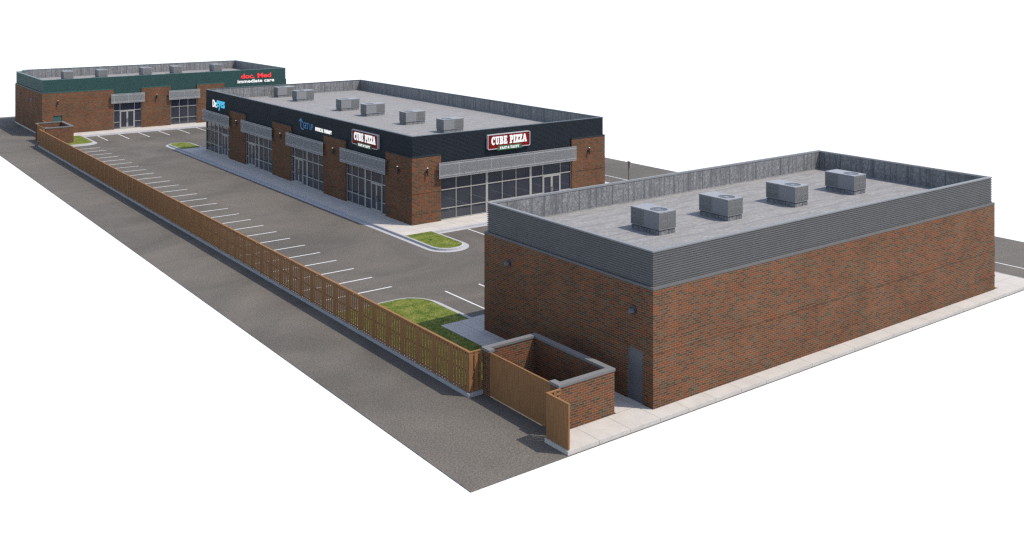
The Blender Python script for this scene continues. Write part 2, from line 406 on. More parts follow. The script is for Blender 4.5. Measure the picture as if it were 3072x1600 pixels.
def ribs(mb, side, u0, u1, z0, z1, inset=.1):
    side.box(mb, u0, u1, -inset - .2, -inset - .035, z0, z1)
    P = .0955; k0 = math.ceil((z0 - BT) / P); z = BT + k0 * P
    while z + .05 <= z1 + .001:
        # rounded-ish rib: two stacked steps
        side.box(mb, u0 - .0, u1 + .0, -inset - .035, -inset, z + .012, z + .040)
        side.box(mb, u0 - .0, u1 + .0, -inset - .035, -inset - .010, z, z + .012)
        side.box(mb, u0 - .0, u1 + .0, -inset - .035, -inset - .010, z + .040, z + .052)
        z += P

def shell(root, x0, x1, y0, y1, fas, cop, openings, cut=None):
    """upper part common to the three buildings; cut=(cx, cy) takes the back left corner out"""
    I = .1; D = .036; P = .0955; f = MB()
    cx, cy = cut if cut else (None, y1)
    segs = [('S', Side('S', y0), x0, x1, 0, 0), ('E', Side('E', x1), y0, y1, 1, 1), ('W', Side('W', x0), y0, cy, 1, 1), ('N', Side('N', y1), cx if cut else x0, x1, 0, 0)]
    if cut: segs += [('N2', Side('N', cy), x0, cx + I * 2, 0, 2), ('W2', Side('W', cx), cy - I * 2, y1, 3, 1)]
    # end kinds: 0 runs through to the corner, 1 butts against the neighbour, 2 runs through a concave corner, 3 butts at a concave corner
    def ends(u0, u1, k0, k1, thick):
        """span of a strip lying `thick` deep behind the outer metal face"""
        g = {0: I, 1: I + thick, 2: I - thick * 0, 3: I}
        return u0 + g[k0], u1 - g[k1]
    def rib(sd, a, b, z):
        for (zz0, zz1, o) in ((z, z + .012, .010), (z + .012, z + .040, 0), (z + .040, z + .052, .010)):
            sd.box(f, a, b, -I - D, -I - o, zz0, zz1)
    for nm, sd, u0, u1, k0, k1 in segs:
        a, b = ends(u0, u1, k0, k1, .2)
        q = D if k0 == 0 else 0; q1 = D if k1 == 0 else 0
        sd.box(f, a + q, b - q1, -I - .2, -I - D, BT + .1, TOP - .05)
        a, b = ends(u0, u1, k0, k1, D + .001)
        z = BT + .12
        while z + .052 < TOP - .06: rib(sd, a, b, z); z += P
        if nm in 'SWEN':
            dflt = [(u0, u1)] if k0 == 0 else [(u0 + .3, u1 - .3)]
            for (a, b) in openings.get(nm + '_band', dflt): sd.box(f, a, b, -.3, .012, BT, BT + .1)
        for (a, b, zb) in openings.get(nm + '_low', []):
            sd.box(f, a, b, -I - .2, -I - D, zb, BT + .1)
            z = BT + .12 - P
            while z > zb: rib(sd, a, b, z); z -= P
    f.build('metal_fascia', fas, root)
    c, l, cs = MB(), MB(), MB(); J = I - .015; W = .3
    for nm, sd, u0, u1, k0, k1 in segs:
        def strip_(mb, o, i, z0, z1):
            g0 = {0: J + o, 1: J + i, 2: J + o, 3: J + o}; g1 = {0: J + o, 1: J + i, 2: 2 * I - J - i, 3: J + o}
            a = u0 + (g0[k0] if k0 != 3 else 2 * I - J - o); b = u1 - (g1[k1] if k1 != 2 else 2 * I - J - i)
            sd.box(mb, a, b, -J - i, -J - o, z0, z1)
        strip_(c, 0, .19, TOP - .06, TOP); strip_(c, .19, W, TOP - .05, TOP - .035)
        strip_(l, .2, W - .02, RZ - .02, TOP - .052); strip_(cs, W - .02, W + .03, RZ, RZ + .035)
    c.build('coping', cop, root); l.build('parapet_lining', M['lining'], root); cs.build('roof_edge_strip', M['roof'], root)
    r = MB()
    if cut: r.prism([(x0 + .2, y0 + .2), (x1 - .2, y0 + .2), (x1 - .2, y1 - .2), (cx + .2, y1 - .2), (cx + .2, cy - .2), (x0 + .2, cy - .2)], RZ - .25, RZ)
    else: r.box(x0 + .2, x1 - .2, y0 + .2, y1 - .2, RZ - .25, RZ)
    r.build('roof', M['roof'], root)

def bands(mb, side, u0, u1):
    for z in (.735, 2.175): side.box(mb, u0, u1, 0, .018, z, z + .09)

def storefront(root, side, u0, u1, mull, thick, door, back=-.12, head=3.3, low=True):
    """aluminium window wall with optional double door (d0,d1); mull = inner mullion positions"""
    fr = MB(); o0, o1 = back - .06, back + .03
    def v(u, w): side.box(fr, u - w / 2, u + w / 2, o0, o1, 0.0, head)
    side.box(fr, u0, u0 + .05, o0, o1, 0, head); side.box(fr, u1 - .05, u1, o0, o1, 0, head)
    for u in mull: v(u, .20 if u in thick else .055)
    edges = [u0 + .05] + sorted(mull) + [u1 - .05]
    for a, b in zip(edges[:-1], edges[1:]):
        aw = .1 if a in thick else (.0275 if a in mull else 0); bw = .1 if b in thick else (.0275 if b in mull else 0)
        a2, b2 = a + aw, b - bw
        isdoor = door and abs(a - door[0]) < .02
        side.box(fr, a2, b2, o0 + .004, o1 - .004, head - .06, head)
        side.box(fr, a2, b2, o0 + .004, o1 - .004, 2.15, 2.215)
        if not isdoor:
            side.box(fr, a2, b2, o0 + .004, o1 - .004, 0, .07)
            if low: side.box(fr, a2, b2, o0 + .004, o1 - .004, .80, .855)
    f = fr.build('storefront_window', M['alu'], root)
    gl = MB(); side.box(gl, u0 + .01, u1 - .01, back - .04, back - .025, .02, head - .02); gl.build('window_glass', M['glass'], f)
    side_bk = MB(); side.box(side_bk, u0 - .05, u1 + .05, back - .4, back - .3, -.02, head + .1); side_bk.build('interior_wall', M['dark'], root)
    if door:
        d0, d1 = door; mid = (d0 + d1) / 2
        for (a, b, hs) in ((d0 + .03, mid - .006, 1), (mid + .006, d1 - .03, -1)):
            lf = MB(); q0, q1 = back - .02, back + .045
            side.box(lf, a, a + .09, q0, q1, .01, 2.14); side.box(lf, b - .09, b, q0, q1, .01, 2.14)
            side.box(lf, a + .09, b - .09, q0, q1, .01, .20); side.box(lf, a + .09, b - .09, q0, q1, 2.03, 2.14)
            leaf = lf.build('door', M['alu'], root)
            dg = MB(); side.box(dg, a + .08, b - .08, back + .0, back + .012, .18, 2.05); dg.build('door_glass', M['glass'], leaf)
            hb = MB(); hu = (b - .045) if hs > 0 else (a + .045)
            side.box(hb, hu - .018, hu + .018, q1 + .05, q1 + .08, .80, 1.25); side.box(hb, hu - .014, hu + .014, q1, q1 + .05, .86, .90); side.box(hb, hu - .014, hu + .014, q1, q1 + .05, 1.15, 1.19)
            hb.build('door_handle', M['handle'], leaf)

def canopy(root, side, u0, u1, seams, z0=3.10, z1=4.22, out=.27):
    p = MB(); side.box(p, u0 + .02, u1 - .02, out - .004, out, z0 + .02, z1 - .02)
    sc = p.build('canopy_screen', M['screen'], root)
    fr = MB()
    side.box(fr, u0, u1, out - .03, out + .012, z1 - .03, z1); side.box(fr, u0, u1, out - .03, out + .012, z0, z0 + .03)
    for u in [u0 + .018] + list(seams) + [u1 - .018]: side.box(fr, u - .018, u + .018, out - .03, out + .010, z0 + .03, z1 - .03)
    fr.build('screen_frame', M['frame'], sc)
    # angle rails with breaks behind the screen and struts to the wall
    n = max(2, int((u1 - u0) / 1.0)); w = (u1 - u0) / n
    for z in (z0 + .14, z1 - .19):
        rl = MB(); side.box(rl, u0 + .05, u1 - .05, out - .03, out - .006, z, z + .055)
        for k in range(n): side.box(rl, u0 + k * w + .06, u0 + (k + 1) * w - .03, out - .006, out + .006, z, z + .055)
        rl.build('screen_rail', M['frame'], sc)
    for u in [u0 + .1] + list(seams) + [u1 - .1]:
        for z in (z0 + .1, z1 - .16): bk = MB(); side.box(bk, u - .02, u + .02, -.1, out - .031, z, z + .04); bk.build('bracket', M['slat'], sc)

# ------------------------------------------------------------------ nearest building
B1 = empty('brick_building', (0, 0, 0), 'nearest long brick building with grey ribbed metal top and blank sunny side wall', 'building')
x1, y1 = 26.45, 11.63; T = .3
b = MB()
S, Wd, E_, N_ = Side('S', 0), Side('W', 0), Side('E', x1), Side('N', y1)
S.box(b, 0, x1, -T, 0, -.03, BT); bands(b, S, -.018, x1 + .018)
Wd.box(b, T, .58, -T, 0, -.03, BT); Wd.box(b, .58, 1.48, -T, 0, 2.13, BT); Wd.box(b, 1.48, y1, -T, 0, -.03, BT)
for a, c in ((0, .58), (1.48, y1)):
    for z in (.735, 2.175): Wd.box(b, a, c, 0, .018, z, z + .09)
E_.box(b, T, y1, -T, 0, -.03, BT); N_.box(b, T, x1 - T, -T, 0, -.03, BT)
b.build('brick_wall', M['brick'], B1)
shell(B1, 0, x1, 0, y1, M['steel'], M['coping'], {})
def service_door(root, side, u0, u1, mat, hinge_low):
    d = MB(); side.box(d, u0 + .03, u1 - .03, -.12, -.075, .015, 2.10); door = d.build('service_door', mat, root)
    fr = MB(); side.box(fr, u0, u0 + .03, -.13, -.03, 0, 2.13); side.box(fr, u1 - .03, u1, -.13, -.03, 0, 2.13); side.box(fr, u0 + .03, u1 - .03, -.13, -.03, 2.10, 2.13)
    side.box(fr, u0 + .03, u1 - .03, -.13, -.03, -.01, .013)
    fr.build('door_frame', mat, door)
    h = MB(); hu = u1 - .11 if hinge_low else u0 + .11; s_ = -1 if hinge_low else 1
    side.box(h, hu - .03, hu + .03, -.075, -.06, .96, 1.12); side.box(h, hu - .015, hu + .015, -.06, -.02, 1.0, 1.03)
    side.box(h, min(hu, hu + s_ * .12), max(hu, hu + s_ * .12), -.035, -.015, 1.0, 1.03); h.build('door_handle', M['handle'], door)
    hx = u0 + .035 if hinge_low else u1 - .035
    for z in (.25, 1.05, 1.75): k = MB(); side.box(k, hx - .012, hx + .012, -.075, -.05, z, z + .11); k.build('door_hinge', M['handle'], door)
service_door(B1, Wd, .58, 1.48, M['door'], True)

# ------------------------------------------------------------------ middle building
mx0, mx1, my0, my1 = 8.22, 26.42, 32.14, 73.6
B2 = empty('retail_building', (mx0, my0, 0), 'middle brick and glass building with charcoal ribbed metal top', 'building')
S2, W2, E2, N2 = Side('S', my0), Side('W', mx0), Side('E', mx1), Side('N', my1)
TT = .35
col = MB(); col.prism([(mx0, my0), (10.65, my0), (10.65, my0 + TT), (mx0 + TT, my0 + TT), (mx0 + TT, 35.89), (mx0, 35.89)], -.03, BT)
bands(col, S2, mx0 - .018, 10.65); bands(col, W2, my0, 35.89); col.build('brick_column', M['brick'], B2)
for a, c in ((42.17, 46.1), (52.43, 56.36), (62.62, 66.67)):
    col = MB(); W2.box(col, a, c, -TT, 0, -.03, BT); bands(col, W2, a, c); col.build('brick_column', M['brick'], B2)
col = MB(); col.prism([(22.9, my0), (mx1, my0), (mx1, my0 + TT), (22.9, my0 + TT)], -.03, BT); bands(col, S2, 22.9, mx1); col.build('brick_column', M['brick'], B2)
col = MB(); E2.box(col, my0 + TT, my1, -TT, 0, -.03, BT); N2.box(col, 9.6, mx1 - TT, -TT, 0, -.03, BT); col.build('brick_wall', M['brick'], B2)
low = {'S_low': [(10.65, 22.9, 3.2)], 'W_low': [(35.89, 42.17, 3.2), (46.1, 52.43, 3.2), (56.36, 62.62, 3.2), (66.67, my1 - .3, 3.2)], 'N_low': [(mx0 + .1, 9.6, 3.2)],
       'S_band': [(mx0, 10.65), (22.9, mx1)], 'W_band': [(my0 + .3, 35.89), (42.17, 46.1), (52.43, 56.36), (62.62, 66.67)], 'N_band': [(9.6, mx1)]}
shell(B2, mx0, mx1, my0, my1, M['charcoal'], M['coping_dark'], low)
storefront(B2, S2, 10.65, 22.9, [12.0, 13.32, 14.74, 16.15, 17.45, 18.86, 20.05, 21.8], {14.74, 18.86}, (20.05, 21.8))
storefront(B2, W2, 35.89, 42.17, [36.57, 38.22, 39.17, 40.25, 41.28], {39.17}, (36.57, 38.22))
storefront(B2, W2, 46.1, 52.43, [47.16, 48.22, 49.36, 50.15, 51.8], {49.36}, (50.15, 51.8))
storefront(B2, W2, 56.36, 62.62, [57.38, 58.48, 59.62, 60.4, 62.05], {59.62}, (60.4, 62.05))
storefront(B2, W2, 66.67, my1 - .15, [67.3, 68.92, 69.87, 70.97, 72.03], {69.87}, (67.3, 68.92))
storefront(B2, N2, mx0 + .16, 9.6, [], {}, None)
canopy(B2, S2, 10.32, 23.15, (12.0, 14.9, 18.95))
for (a, c, s_) in ((35.52, 42.66, (39.1,)), (45.68, 52.87, (49.3,)), (55.92, 63.1, (59.5,)), (66.17, 73.62, (69.9, 72.0))): canopy(B2, W2, a, c, s_)

# ------------------------------------------------------------------ far building
fx0, fx1, fy0, fy1 = -3.12, 26.47, 94.15, 111.6; NX, NY = -2.05, 109.4
B3 = empty('clinic_building', (fx0, fy0, 0), 'far brick building with dark green ribbed metal top', 'building')
S3, W3, E3, N3 = Side('S', fy0), Side('W', fx0), Side('E', fx1), Side('N', fy1)
w = MB(); S3.box(w, fx0, -1.95, -TT, 0, -.03, BT); S3.box(w, -1.95, -1.02, -TT, 0, 2.13, BT); S3.box(w, -1.02, 4.69, -TT, 0, -.03, BT)
W3.box(w, fy0 + TT, NY, -TT, 0, -.03, BT); E3.box(w, fy0 + TT, fy1, -TT, 0, -.03, BT); N3.box(w, NX + TT, fx1 - TT, -TT, 0, -.03, BT)
w.box(fx0 + TT, NX, NY - TT, NY, -.03, BT); w.box(NX, NX + TT, NY - TT, fy1, -.03, BT)
w.build('brick_wall', M['brick'], B3)
for a, c in ((7.89, 11.39), (14.61, 18.11)):
    col = MB(); S3.box(col, a, c, -TT, 0, -.03, BT); col.build('brick_column', M['brick'], B3)
shell(B3, fx0, fx1, fy0, fy1, M['green'], M['coping_green'], {'S_low': [(4.69, 7.89, 3.2), (11.39, 14.61, 3.2), (18.11, fx1, 3.2)],
      'S_band': [(fx0, 4.69), (7.89, 11.39), (14.61, 18.11)], 'N_band': [(NX, fx1)]}, cut=(NX, NY))
storefront(B3, S3, 4.69, 7.89, [5.42, 7.09], set(), (5.42, 7.09))
storefront(B3, S3, 11.39, 14.61, [12.45, 13.51], set(), None)
storefront(B3, S3, 18.11, fx1 - .02, [19.5, 20.9, 22.3, 23.7, 25.0], set(), None)
canopy(B3, S3, 4.35, 8.18, (4.7, 6.28)); canopy(B3, S3, 11.09, 14.9, (12.98,))
service_door(B3, S3, -1.95, -1.02, M['green'], False)

# ------------------------------------------------------------------ rooftop units
def make_unit():
    root = empty('rooftop_air_conditioner', (0, 0, 0), 'x', 'air conditioner', 'grey box air conditioning units on the flat roofs')
    L, Wt, z0, z1 = 1.93, 1.12, .24, 1.06
    MB().box(.03, Wt - .03, .03, L - .03, 0, .2).build('roof_curb', M['lining'], root)
    MB().box(.05, Wt - .05, .05, L - .05, .2, .24).build('base_rail', M['dark'], root)
    cab = MB(); t = .03
    cab.box(0, Wt, 0, t, z0, z1 - .001); cab.box(0, Wt, L - t, L, z0, z1 - .001); cab.box(0, t, t, L - t, z0, z1 - .001); cab.box(Wt - t, Wt, t, L - t, z0, z1 - .001)
    cab.box(t, Wt - t, t, L - t, z0, z0 + .02)
    for x in (0.0, Wt - .035):
        pass
    cab.build('cabinet', M['cabinet'], root)
    # top plate with a round well
    cx, cy, r = Wt / 2, .60, .43; n = 48; top = MB()
    ang = [2 * PI * k / n for k in range(n)]
    def edge(a):
        dx, dy = math.cos(a), math.sin(a); ts = []
        if dx > 1e-9: ts.append((Wt + .01 - cx) / dx)
        if dx < -1e-9: ts.append((-.01 - cx) / dx)
        if dy > 1e-9: ts.append((L + .01 - cy) / dy)
        if dy < -1e-9: ts.append((-.01 - cy) / dy)
        t_ = min(ts); return (cx + dx * t_, cy + dy * t_)
    corners = [(math.atan2(y - cy, x - cx) % (2 * PI)) for x, y in ((-.01, -.01), (Wt + .01, -.01), (Wt + .01, L + .01), (-.01, L + .01))]
    ang = sorted(ang + corners)
    zt = z1 + .02
    for k in range(len(ang)):
        a, c = ang[k], ang[(k + 1) % len(ang)]
        i0 = (cx + r * math.cos(a), cy + r * math.sin(a)); i1 = (cx + r * math.cos(c), cy + r * math.sin(c)); e0, e1 = edge(a), edge(c)
        top.face([(*i0, zt), (*e0, zt), (*e1, zt), (*i1, zt)]); top.face([(*e0, z1 - .04), (*e1, z1 - .04), (*e1, zt), (*e0, zt)])
        top.face([(*i0, zt), (*i1, zt), (*i1, zt - .16), (*i0, zt - .16)])
    top.build('top_panel', M['cabinet'], root)
    fan = MB(); fan.cyl(cx, cy, zt - .17, zt - .15, r, 32); fb = fan.build('fan_well', M['dark'], root)
    gr = MB()
    for rr in [r * q for q in (.97, .85, .73, .61, .49, .37, .25)]:
        m_ = 40
        for k in range(m_):
            a, c = 2 * PI * k / m_, 2 * PI * (k + 1) / m_
            gr.face([(cx + rr * math.cos(a), cy + rr * math.sin(a), zt - .012), (cx + (rr + .02) * math.cos(a), cy + (rr + .02) * math.sin(a), zt - .012),
                     (cx + (rr + .02) * math.cos(c), cy + (rr + .02) * math.sin(c), zt - .012), (cx + rr * math.cos(c), cy + rr * math.sin(c), zt - .012)])
    for k in range(36):
        a = 2 * PI * k / 36; ca, sa = math.cos(a), math.sin(a); w_ = .006
        gr.face([(cx + .1 * ca + w_ * sa, cy + .1 * sa - w_ * ca, zt - .006), (cx + r * ca + w_ * sa, cy + r * sa - w_ * ca, zt - .006),
                 (cx + r * ca - w_ * sa, cy + r * sa + w_ * ca, zt - .006), (cx + .1 * ca - w_ * sa, cy + .1 * sa + w_ * ca, zt - .006)])
    gr.cyl(cx, cy, zt - .02, zt - .002, .10, 16)
    gr.build('fan_grille', M['grille'], root)
    bd = MB()
    for k in range(5):
        a = 2 * PI * k / 5; ca, sa = math.cos(a), math.sin(a)
        bd.face([(cx, cy, zt - .10), (cx + .38 * math.cos(a), cy + .38 * math.sin(a), zt - .12), (cx + .38 * math.cos(a + .7), cy + .38 * math.sin(a + .7), zt - .08)])
    bd.build('fan_blade', M['cabinet'], root)
    def louver(face, u0, u1, ncol):
        fr, sl = MB(), MB(); za, zb = z0 + .07, z1 - .06; zm = (za + zb) / 2
        def bx(mb, a, c, p, q, zz0, zz1):
            if face == 'S': mb.box(a, c, -q, -p, zz0, zz1)
            elif face == 'W': mb.box(-q, -p, a, c, zz0, zz1)
            else: mb.box(Wt + p, Wt + q, a, c, zz0, zz1)
        w_ = (u1 - u0) / ncol
        bx(fr, u0, u1, .0005, .003, za, zb)
        for k in range(ncol):
            a, c = u0 + k * w_ + .02, u0 + (k + 1) * w_ - .02
            for (p, q) in ((za + .02, zm - .02), (zm + .02, zb - .02)):
                nn = 9; h = (q - p) / nn
                for i in range(nn):
                    bx(sl, a, c, .003, .013, p + i * h + .2 * h, p + (i + .72) * h)
        for k in range(ncol + 1):
            u = min(max(u0 + k * w_, u0 + .012), u1 - .012); bx(sl, u - .012, u + .012, .003, .016, za, zb)
        bx(sl, u0 + .024, u1 - .024, .003, .015, zm - .015, zm + .015)
        f = fr.build('louver_panel', M['louver_back'], root); sl.build('louver_slats', M['slat'], f)
    louver('S', .06, Wt - .04, 2); louver('W', 1.06, 1.88, 4); louver('E', 1.06, 1.88, 4)
    return root
unit = make_unit(); first = True
def place_unit(x, y, rz, label):
    global first
    o = unit if first else copy_tree(unit); first = False
    o.location = (x, y, RZ); o.rotation_euler = (0, 0, rz); o['label'] = label
for i, x in enumerate((5.36, 10.16, 15.45, 20.69)):
    place_unit(x, 5.0, 0, ('grey rooftop unit nearest the front corner of the nearest roof', 'grey rooftop unit second from the front corner on the nearest roof',
                           'grey rooftop unit third from the front corner on the nearest roof', 'grey rooftop unit closest to the right end of the nearest roof')[i])
for i, y in enumerate((38.89, 44.78, 51.74, 56.63, 66.48, 71.2)):
    # turned so that the fan end points left
    place_unit(15.23, y + 1.12, -PI / 2, 'grey rooftop unit on the middle roof, ' + ('nearest the red pizza sign corner', 'second from the pizza sign corner', 'third from the pizza sign corner',
                 'fourth from the pizza sign corner', 'fifth from the pizza sign corner', 'farthest from the pizza sign corner')[i])
for i, x in enumerate((1.87, 6.0, 11.57, 15.59, 21.1)):
    place_unit(x, 105.9, 0, 'grey rooftop unit on the far green rimmed roof, ' + ('leftmost', 'second from left', 'third from left', 'fourth from left', 'rightmost')[i])

# ------------------------------------------------------------------ brick enclosures
def enclosure(y0, y1, name_label, flip):
    root = empty('brick_enclosure', (-4.32, y0, 0), name_label, 'enclosure', 'brick bin enclosures with wooden gates')
    X0, X1, t = -4.31, -1.5, .22; zb, zt = -.17, 1.66; r = .5
    a, c = y0 + .03, y1 - .03
    wl = MB()
    wl.box(X0, X1, a, a + t, zb, zt); wl.box(X0, X1, c - t, c, zb, zt); wl.box(X1 - t, X1, a + t, c - t, zb, zt)
    ra, rc = (.53, .46)
    wl.box(X0, X0 + t, a + t, a + ra, zb, zt); wl.box(X0, X0 + t, c - rc, c - t, zb, zt)
    wl.build('brick_wall', M['brick'], root)
    cp = MB(); e = .03
    for (z0, z1, g) in ((zt, zt + .03, 0.0), (zt + .03, zt + .13, e)):
        cp.prism([(X0 - g, a - g), (X1 + g, a - g), (X1 + g, c + g), (X0 - g, c + g), (X0 - g, c - rc - .05 - g), (X0 + t + g, c - rc - .05 - g), (X0 + t + g, c - t - g),
                  (X1 - t - g, c - t - g), (X1 - t - g, a + t + g), (X0 + t + g, a + t + g), (X0 + t + g, a + ra + g), (X0 - g, a + ra + g)], z0, z1)
    cp.build('stone_cap', M['cap'], root)
    gt = MB(); g0, g1 = a + ra + .005, c - rc - .005
    n = int((g1 - g0) / .115); w_ = (g1 - g0) / n
    for k in range(n): gt.box(X0 + .04, X0 + .065, g0 + k * w_ + .003, g0 + (k + 1) * w_ - .003, RD + .06, 1.66)
    gt.box(X0 + .08, X0 + .11, g0, g1, .15, .25); gt.box(X0 + .08, X0 + .11, g0, g1, 1.35, 1.45); gt.box(X0 + .065, X0 + .08, g0, g1, RD + .06, 1.64)
    gate = gt.build('gate', M['wood'], root)
    MB().box(X0 + .03, X0 + .10, g0 + .001, g1 - .052, 1.662, 1.695).build('gate_cap', M['wood'], gate)
enclosure(.60, 5.70, 'large brick bin enclosure with brown wooden gate, nearest the viewer', False)
enclosure(86.62, 91.62, 'small looking distant brick bin enclosure at the far end of the fence', True)

# ------------------------------------------------------------------ wooden fences
FX = -4.97
def boards(mb, mapf, u0, n, pitch, gap, z0=.03, z1=1.66, layer2=True, d=.06, off=.09):
    for k in range(n):
        a = u0 + k * pitch + gap / 2; c = a + pitch - gap
        mapf(mb, a, c, 0, .018, z0, z1)
        if layer2: mapf(mb, a + off - pitch * 0, c + off, d, d + .018, z0, z1)
FE = empty('wooden_fence', (FX, 5.67, 0), 'long brown slatted wooden fence on a concrete plinth beside the lane', 'fence')
def mw(mb, a, c, p, q, z0, z1): mb.box(FX + p, FX + q, a, c, z0, z1)
pl = 1.3455; y = 5.70; np_ = 0; PW = .12; post_y = []
proto = None; bpitch = .2225
yend = 86.72; npan = 60
step = (yend - y) / npan
pan = MB()
n = 6; w_ = step / n
for k in range(n):
    a = k * w_ + .037; c = (k + 1) * w_ - .037
    if k == 0: a = 0.0
    if k == n - 1: c = step
    pan.box(0, .012, a + (.002 if k == 0 else 0), c - (.002 if k == n - 1 else 0), .012, 1.66)
    a2, c2 = k * w_ + .037 + .10, (k + 1) * w_ - .037 + .10
    if k == n - 1: c2 = step
    if k == 0: a2 = 0.06
    pan.box(.05, .062, a2, min(c2, step - .002), .012, 1.66)
for z in (.06, .80, 1.50): pan.box(.012, .05, .002, step - .002, z, z + .07)
me = None
for i in range(npan):
    if me is None:
        o = pan.build('fence_panel', M['wood'], FE, origin=(0, 0, 0)); me = o.data
        o.location = (0, 5.70 - 5.67, 0)
        ps = MB().box(.013, .11, -.05, .05, .0, 1.655).build('fence_post', M['wood'], FE, origin=(0, 0, 0)); ps.location = (0, .03 + .055, 0)
        o0, p0 = o, ps
    else:
        o = o0.copy(); C.objects.link(o); o.location = (0, .03 + i * step, 0)
        p = p0.copy(); C.objects.link(p); p.location = (0, .03 + i * step, 0)
top = MB(); top.box(FX - .012, FX + .11, 5.655, yend + .03, 1.66, 1.70); top.box(FX + .11, -4.33, 5.655, 5.735, 1.66, 1.70); top.box(FX + .11, -4.33, yend - .05, yend + .03, 1.66, 1.70)
top.build('fence_cap', M['wood'], FE)
for yy, sgn in ((5.67, 1), (yend + .015, -1)):
    rt = MB()
    def by(a, c, p, q, z0, z1): rt.box(a, c, yy + sgn * p, yy + sgn * q, z0, z1)
    by(FX, FX + .20, 0, .0178, .02, 1.659); by(FX + .27, FX + .45, 0, .018, .03, 1.659); by(FX + .52, -4.34, 0, .018, .03, 1.659)
    by(FX + .14, FX + .32, .065, .083, .03, 1.659); by(FX + .40, FX + .58, .065, .083, .03, 1.659)
    for z in (.12, .78, 1.52): by(FX + .1, -4.34, .02, .063, z, z + .07)
    rt.build('end_panel', M['wood'], FE)
pln = MB(); pln.prism([(-5.03, 5.6), (-4.25, 5.6), (-4.25, 5.92), (-4.7, 5.92), (-4.7, yend - .25), (-4.25, yend - .25), (-4.25, yend + .08), (-5.03, yend + .08)], -.17, 0)
pln.build('plinth', M['plinth'], FE)

F2 = empty('wooden_fence', (-4.98, -.7, 0), 'short brown solid board fence corner at the front end of the pavement', 'fence')
s2 = MB(); n = 9; a0, a1 = -.715, .57; w_ = (a1 - a0) / n
for k in range(n): s2.box(-4.98, -4.955, a0 + k * w_ + .002, a0 + (k + 1) * w_ - .002, .03, 1.66)
s2.box(-4.955, -4.915, a0 + .002, a1, .03, 1.655)
s2.build('fence_panel', M['wood'], F2)
s3 = MB()
for a, c, p in ((-4.93, -4.86, 0), (-4.80, -4.68, 0), (-4.60, -4.50, 0), (-4.44, -4.335, 0), (-4.86, -4.78, .06), (-4.68, -4.58, .06)): s3.box(a, c, .55 - p - .018, .55 - p, .02, 1.655)
for z in (.15, .8, 1.5): s3.box(-4.91, -4.34, .493, .53, z, z + .07)
s3.build('end_panel', M['wood'], F2)
cp = MB(); cp.box(-4.992, -4.905, -.72, .58, 1.66, 1.70); cp.box(-4.905, -4.33, .49, .58, 1.66, 1.70); cp.build('fence_cap', M['wood'], F2)

F3 = empty('wooden_fence', (-3.05, 91.7, 0), 'short brown fence piece behind the distant enclosure next to the green topped building', 'fence')
s4 = MB()
for k in range(18): s4.box(-3.08, -3.055, 91.72 + k * .135, 91.72 + k * .135 + .13, .03, 1.66)
s4.box(-3.055, -3.02, 91.72, 94.15, .03, 1.65); s4.build('fence_panel', M['wood'], F3)
MB().box(-3.1, -3.0, 91.7, 94.17, 1.66, 1.70).build('fence_cap', M['wood'], F3)

# ------------------------------------------------------------------ wall lamps
def make_tube():
    root = empty('wall_lamp', (0, 0, 0), 'x', 'wall lamp', 'slim black up and down wall lamps')
    bd = MB(); bd.cyl(0, -.16, -.27, .27, .058, 18); bd.build('lamp_body', M['black'], root)
    br = MB(); br.box(-.03, .03, -.12, 0, -.03, .05); br.box(-.06, .06, -.02, .0, -.10, .10); br.build('bracket', M['black'], root)
    MB().cyl(0, -.16, .271, .285, .050, 18).build('lamp_lens', M['lamp'], root)
    MB().cyl(0, -.16, -.2725, -.2705, .045, 18).build('lamp_lens', M['lampw'], root)
    return root
tube = make_tube(); tf = True
def put_tube(x, y, z, rz, label):
    global tf
    o = tube if tf else copy_tree(tube); tf = False
    o.location = (x, y, z); o.rotation_euler = (0, 0, rz); o['label'] = label
put_tube(9.42, my0, 3.67, 0, 'slim black wall lamp on the sunny side of the middle building\'s near corner column')
put_tube(24.62, my0, 3.67, 0, 'slim black wall lamp on the right brick column beside the pizza sign front')
for y_, lb in ((33.9, 'on the shaded side of the middle building\'s near corner column'), (44.12, 'between the two nearest shaded shopfronts'),
               (54.35, 'between the second and third shaded shopfronts'), (64.6, 'beside the farthest shaded shopfront below the cyan letters')):
    put_tube(mx0, y_, 3.67, -PI / 2, 'slim black wall lamp ' + lb)
put_tube(-1.48, fy0, 3.6, 0, 'slim black wall lamp above the green door of the far building')
put_tube(9.67, fy0, 3.6, 0, 'slim black wall lamp between two shopfronts of the far building')
put_tube(16.4, fy0, 3.6, 0, 'slim black wall lamp on the far building half hidden by the middle roof')

def make_dome():
    root = empty('dome_lamp', (0, 0, 0), 'x', 'wall lamp', 'rounded dark wall lamps on blank shaded walls')
    hd = MB(); n, m_ = 16, 8
    def P_(i, j, rx, rd, rz_, zo=0):
        a = PI * i / n; e = PI / 2 * j / m_   # a across, e outwards
        return (rx * math.cos(a) * math.cos(e), -rd * math.sin(e), rz_ * math.sin(a) * math.cos(e) + zo)
    for i in range(n):
        for j in range(m_):
            hd.face([P_(i, j, .15, .24, .20, -.10), P_(i, j + 1, .15, .24, .20, -.10), P_(i + 1, j + 1, .15, .24, .20, -.10), P_(i + 1, j, .15, .24, .20, -.10)])
    hd.face([(.15 * math.cos(e) * 1, -.24 * math.sin(e), -.10) for e in [PI / 2 * k / 8 for k in range(9)]] + [(-.15 * math.cos(e), -.24 * math.sin(e), -.10) for e in [PI / 2 * k / 8 for k in range(7, -1, -1)]])
    h = hd.build('lamp_dome', M['dome'], root)
    for p in h.data.polygons: p.use_smooth = True
    bk = MB(); bk.prism([(.20 * math.cos(a), .17 * math.sin(a)) for a in [2 * PI * k / 24 for k in range(24)]], 0, .04); bk.xf(lambda x, y, z: (x, -z, y)); bk.build('back_plate', M['hood'], root)
    return root
